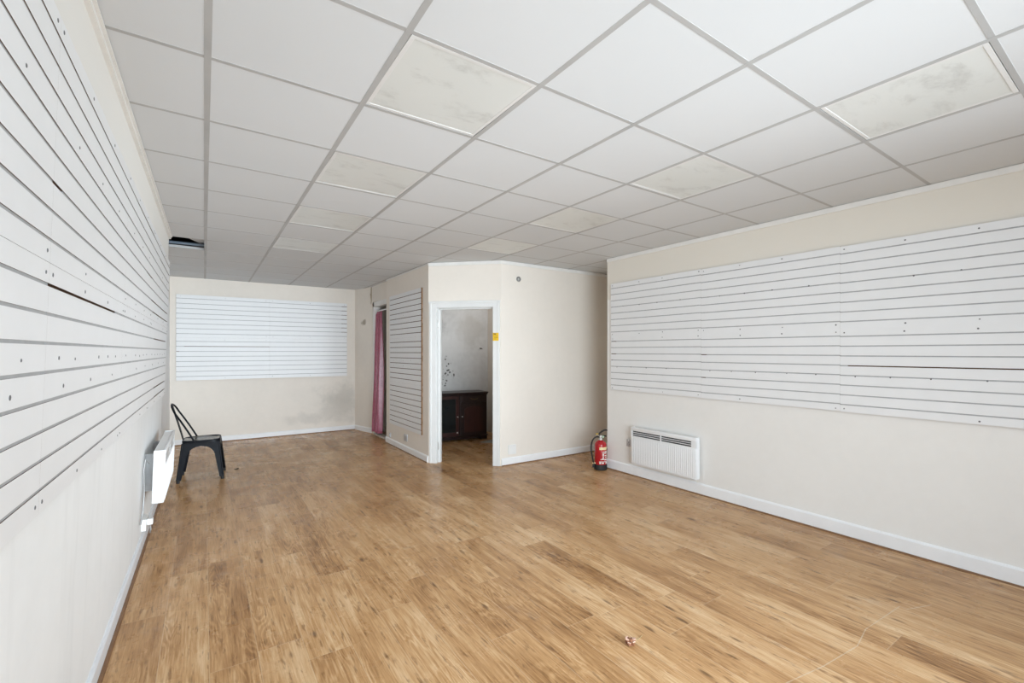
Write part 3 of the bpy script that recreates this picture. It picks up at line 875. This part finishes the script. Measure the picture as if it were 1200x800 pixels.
# ------------------------------------------------------------------ fire extinguisher
def extinguisher():
    t = thing('fire_extinguisher', 'red fire extinguisher standing on the floor at the right wall corner', 'fire extinguisher', TR(4.078, 4.105, 0, math.radians(-20)) @ Matrix.Diagonal((1, 1, .885, 1)))
    R = .074
    m = MB(); m.lathe([(R * .90, .004), (R, .02), (R, .335), (R * .96, .358), (R * .80, .382), (R * .52, .400), (R * .32, .408), (.022, .424)]); m.build('cylinder', 'red', t, smooth=40)
    m = MB(); m.lathe([(R * .96, 0), (R * 1.07, .004), (R * 1.07, .070), (R * 1.02, .078)]); m.build('base_skirt', 'rubber', t, smooth=40)
    m = MB(); m.lathe([(.026, .410), (.026, .428), (.019, .430), (.019, .452), (.024, .454), (.024, .476)], seg=20); m.build('valve', 'silver', t, smooth=40)
    # lever and carry handle point to local +x
    m = MB(); m.hull8([(-.02, -.011, .468), (.078, -.010, .452), (.078, .010, .452), (-.02, .011, .468), (-.02, -.011, .482), (.078, -.009, .468), (.078, .009, .468), (-.02, .011, .482)])
    m.build('carry_handle', 'rubber', t)
    m = MB()
    L = []
    for k in range(7):
        v = k / 6; x = -.025 + .112 * v; z = .486 + .052 * math.sin(v * 1.9)
        L.append([Vector((x, -.012, z)), Vector((x, .012, z)), Vector((x, .012, z + .016)), Vector((x, -.012, z + .016))])
    m.extrude_profile(None, L); m.build('lever', 'rubber', t)
    m = MB(); m.lathe([(.017, 0), (.017, .012), (.013, .014)], (-.045, 0, .492), 18, 'z'); m.build('pressure_gauge', 'brass', t, smooth=40)
    m = MB(); m.box(.012, .030, -.030, -.026, .440, .472, .001, 1); m.build('inspection_tag', 'tag_green', t)
    pts = [(-.018, 0, .452), (-.06, -.004, .455), (-.098, -.006, .430), (-.122, -.006, .370), (-.126, -.004, .300), (-.118, 0, .220), (-.104, 0, .150), (-.094, 0, .095)]
    sm = []
    P = [Vector(p) for p in pts]
    for i in range(len(P) - 1):
        p0, p1, p2, p3 = P[max(i - 1, 0)], P[i], P[i + 1], P[min(i + 2, len(P) - 1)]
        for k in range(5):
            u = k / 5
            sm.append(.5 * ((2 * p1) + (p2 - p0) * u + (2 * p0 - 5 * p1 + 4 * p2 - p3) * u * u + (3 * p1 - p0 - 3 * p2 + p3) * u ** 3))
    sm.append(P[-1])
    m = MB(); m.tube(sm, .0095, 10); m.build('hose', 'rubber', t, smooth=60)
    m = MB(); m.tube([(-.094, 0, .10), (-.092, 0, .035)], [.011, .019], 12); m.build('nozzle', 'rubber', t, smooth=40)
    m = MB(); m.box(-.106, -.066, -.010, .010, .084, .100, .002, 1); m.build('hose_clip', 'label_cream', t)
    # printing: curved patches just proud of the cylinder
    def patch(name, a0, a1, z0, z1, mat):
        m = MB(); r0, r1 = R + .0004, R + .0013; st = 8
        rings = []
        for k in range(st + 1):
            a = a0 + (a1 - a0) * k / st
            c, s = math.cos(a), math.sin(a)
            rings.append([Vector((r0 * c, r0 * s, z0)), Vector((r1 * c, r1 * s, z0)), Vector((r1 * c, r1 * s, z1)), Vector((r0 * c, r0 * s, z1))])
        m.extrude_profile(None, rings); return m
    fa = math.radians(-88)                      # faces the camera
    def blk(specs, name, mat):
        m = MB()
        for (a0, a1, z0, z1) in specs:
            r0, r1 = R + .0004, R + .0013; st = 6; rings = []
            for k in range(st + 1):
                a = fa + math.radians(a0 + (a1 - a0) * k / st); c, s = math.cos(a), math.sin(a)
                rings.append([Vector((r0 * c, r0 * s, z0)), Vector((r1 * c, r1 * s, z0)), Vector((r1 * c, r1 * s, z1)), Vector((r0 * c, r0 * s, z1))])
            m.extrude_profile(None, rings)
        m.build(name, mat, t)
    blk([(-38, 62, .285, .322)], 'cream_band', 'label_cream')
    w = [(-34, 4, .293, .315), (18, 56, .293, .315)]
    blk([(-10, 10, .25, .262), (14, 54, .252, .266), (12, 50, .232, .246), (-8, 6, .20, .24), (-6, 4, .17, .196), (14, 52, .200, .212), (20, 56, .178, .188),
         (-16, 8, .150, .166), (12, 56, .140, .160), (-28, -12, .150, .158), (-38, 56, .118, .126), (-38, -22, .092, .116), (-14, 6, .094, .112), (26, 56, .092, .116)], 'white_printing', 'label_white')

# ------------------------------------------------------------------ inner room furniture
def inner_room():
    t = thing('sideboard', 'dark mahogany sideboard with glass door inside the open doorway', 'cabinet', TR(2.80, 6.735, 0, math.radians(-7)))
    W, D, Hh = 1.14, .40, .79
    def part(name, mat, f, parent=t, smooth=None):
        m = MB(); f(m); return m.build(name, mat, parent, smooth=smooth)
    part('carcass', 'mahogany', lambda m: (m.box(0, W, .02, D, .07, .745, .003, 1)))
    part('top', 'mahogany', lambda m: (m.box(-.02, W + .02, -.015, D + .005, .768, Hh, .008, 3), m.box(-.008, W + .008, -.004, D, .745, .768, .006, 2)))
    def plinth(m):
        m.box(-.012, W + .012, .0, D, .062, .082, .006, 2)
        for x in (0, W - .11): m.box(x, x + .11, .004, D, 0, .062, .006, 2)
        m.box(.10, W - .10, .012, .03, .030, .062)
    part('plinth', 'mahogany', plinth)
    xs = W - .47
    part('pilaster', 'mahogany', lambda m: m.box(xs - .028, xs - .004, .004, .03, .085, .742, .003, 1))
    part('drawer', 'mahogany', lambda m: (m.box(xs, W - .02, .006, .03, .625, .738, .005, 2), m.box(xs + .03, W - .05, .001, .01, .645, .718, .004, 2)))
    dr = [o for o in t.children if o.name.startswith('drawer')][0]
    part('drawer_handle', 'dull_brass', lambda m: m.tube([(xs + .17, .0, .690), (xs + .19, -.014, .678), (xs + .235, -.018, .674), (xs + .28, -.014, .678), (xs + .30, .0, .690)], .004, 8), dr, 40)
    d = part('door', 'mahogany', lambda m: (m.box(xs, W - .02, .006, .03, .09, .615, .004, 2)))
    def arch(m):
        pts = [(xs + .06, .14), (W - .08, .14)]
        cx = (xs + .06 + W - .08) / 2; hw = (W - .08 - xs - .06) / 2
        for k in range(13):
            a = PI * k / 12; pts.append((cx + hw * math.cos(a), .49 + .07 * math.sin(a)))
        f = [Vector((x, -.002, z)) for x, z in pts]; b = [Vector((x, .012, z)) for x, z in pts]
        m.extrude_profile(None, [f, b])
    part('raised_panel', 'mahogany_red', arch, d)
    part('knob', 'silver', lambda m: m.tube([(xs + .022, .006, .40), (xs + .022, -.016, .40)], [.006, .010], 12), d, 40)
    g0, g1 = xs - .50, xs - .03
    d = part('door', 'mahogany_red', lambda m: (m.box(g0, g0 + .055, .006, .03, .09, .738, .004, 1), m.box(g1 - .055, g1, .006, .03, .09, .738, .004, 1),
             m.box(g0 + .05, g1 - .05, .006, .03, .09, .15, .004, 1), m.box(g0 + .05, g1 - .05, .006, .03, .685, .738, .004, 1)))
    part('glass_pane', 'dark_glass', lambda m: m.box(g0 + .05, g1 - .05, .014, .019, .145, .69), d)
    part('knob', 'silver', lambda m: m.tube([(g1 - .026, .006, .40), (g1 - .026, -.016, .40)], [.006, .010], 12), d, 40)
    part('hinge', 'silver', lambda m: m.box(g1 - .04, g1 - .015, -.001, .008, .13, .155), d)
    m = MB(); m.poly([(3.68, 6.40), (4.0, 5.98), (4.28, 6.2), (4.10, 6.52)], 0, .006)
    tag(m.build('floor_mat', 'mat'), 'pale grey mat on the floor beside the dark sideboard', 'mat')

def debris():
    t = thing('dried_flower', 'dried brown flower head with a thin stem on the floorboards', 'dried flower', TR(1.755, 1.560, 0, .5))
    bm = bmesh.new(); bmesh.ops.create_icosphere(bm, subdivisions=3, radius=.021)
    rnd = random.Random(3)
    for v in bm.verts:
        a = math.atan2(v.co.y, v.co.x); k = 1 + .22 * math.sin(5 * a + 3 * v.co.z * 60) + rnd.uniform(-.12, .12)
        v.co *= k; v.co.z = max(v.co.z * .75 + .0165, .0006)
    mb = MB(); mb.bm.free(); mb.bm = bm
    mb.build('flower_head', 'leaf', t, smooth=30)
    m = MB()
    for k in range(6):
        a = k * 1.05; r = .016
        c = Vector((math.cos(a) * r, math.sin(a) * r, .020 + .004 * (k % 3)))
        d = Vector((math.cos(a), math.sin(a), .3)).normalized(); s = d.cross(Vector((0, 0, 1))).normalized()
        n = d.cross(s)
        m.hull8([c - d * .010 - s * .006, c - d * .010 + s * .006, c + d * .010 + s * .008, c + d * .010 - s * .008,
                 c - d * .010 - s * .006 + n * -.003, c - d * .010 + s * .006 + n * -.003, c + d * .010 + s * .008 + n * -.003, c + d * .010 - s * .008 + n * -.003])
    m.build('petals', 'leaf_pale', t)
    m = MB(); m.tube([(.016, -.008, .010), (.04, -.016, .006), (.075, -.03, .003), (.10, -.035, .002)], .0013, 6); m.build('stem', 'stem', t)
    m = MB(); m.box(-.02, .02, -.010, .010, 0, .006, .002, 1); m.box(.005, .028, -.004, .012, 0, .010, .002, 1)
    tag(m.build('litter_scrap', 'ink', mw=TR(.33, 6.62, 0, .3)), 'tiny dark scrap on the floor right of the black chair', 'litter')

shell(); trims(); ceiling(); slatwalls(); doors(); chair(); heaters(); fittings(); extinguisher(); inner_room(); debris()

# ------------------------------------------------------------------ light
W = bpy.data.worlds.new('overcast_sky'); S.world = W; W.use_nodes = True
bg = W.node_tree.nodes['Background']; bg.inputs[0].default_value = (.82, .98, 1.13, 1); bg.inputs[1].default_value = 1.35
def area(name, loc, rot, sx, sy, power, col=(1, 1, 1), spread=180, portal=False):
    l = bpy.data.lights.new(name, 'AREA'); l.shape = 'RECTANGLE'; l.size = sx; l.size_y = sy; l.energy = power; l.color = col
    l.spread = math.radians(spread)
    if portal: l.cycles.is_portal = True
    o = bpy.data.objects.new(name, l); COL.objects.link(o); o.location = loc; o.rotation_euler = rot
    return o
area('window_portal', (1.9, YF - .02, 1.33), (PI / 2, 0, 0), 4.4, 2.45, 1, portal=True)
area('daylight', (1.1, YF - .05, 1.35), (PI / 2, 0, 0), 2.7, 2.3, 53, (.88, 1.0, 1.085), 105)
area('fill_beam', (3.2, YF - .04, 1.35), (PI / 2, 0, math.radians(24)), 1.6, 2.2, 28, (.89, 1.0, 1.085), 52)  # added fill lamp, turned to brighten the left and back walls
area('fill_beam', (.6, YF - .04, 1.35), (PI / 2, 0, math.radians(-26)), 1.6, 2.2, 25, (.89, 1.0, 1.085), 100)  # added fill lamp, turned to brighten the right wall
area('inner_fill', (3.75, 5.45, 2.35), (math.radians(85), 0, 0), .9, .25, 4.6, (1, .99, .97), 110)  # invented fill light, brightens the inner room's back wall

# ------------------------------------------------------------------ camera
cam = bpy.data.cameras.new('camera'); co = bpy.data.objects.new('camera', cam); COL.objects.link(co)
co.location = (0, 0, HF); co.rotation_euler = (PI / 2, 0, -YAW)
cam.sensor_width = 36; cam.sensor_fit = 'HORIZONTAL'; cam.lens = 537.35 * 36 / 1200
cam.shift_y = 12.2 / 1200; cam.clip_start = .02
S.camera = co
vs = S.view_settings
vs.view_transform = 'Standard'; vs.look = 'None'; vs.gamma = 1; vs.exposure = 0.33; vs.use_curve_mapping = False
S.cycles.max_bounces = 14; S.cycles.diffuse_bounces = 10
S.cycles.use_denoising = True
S.cycles.sample_clamp_indirect = 6
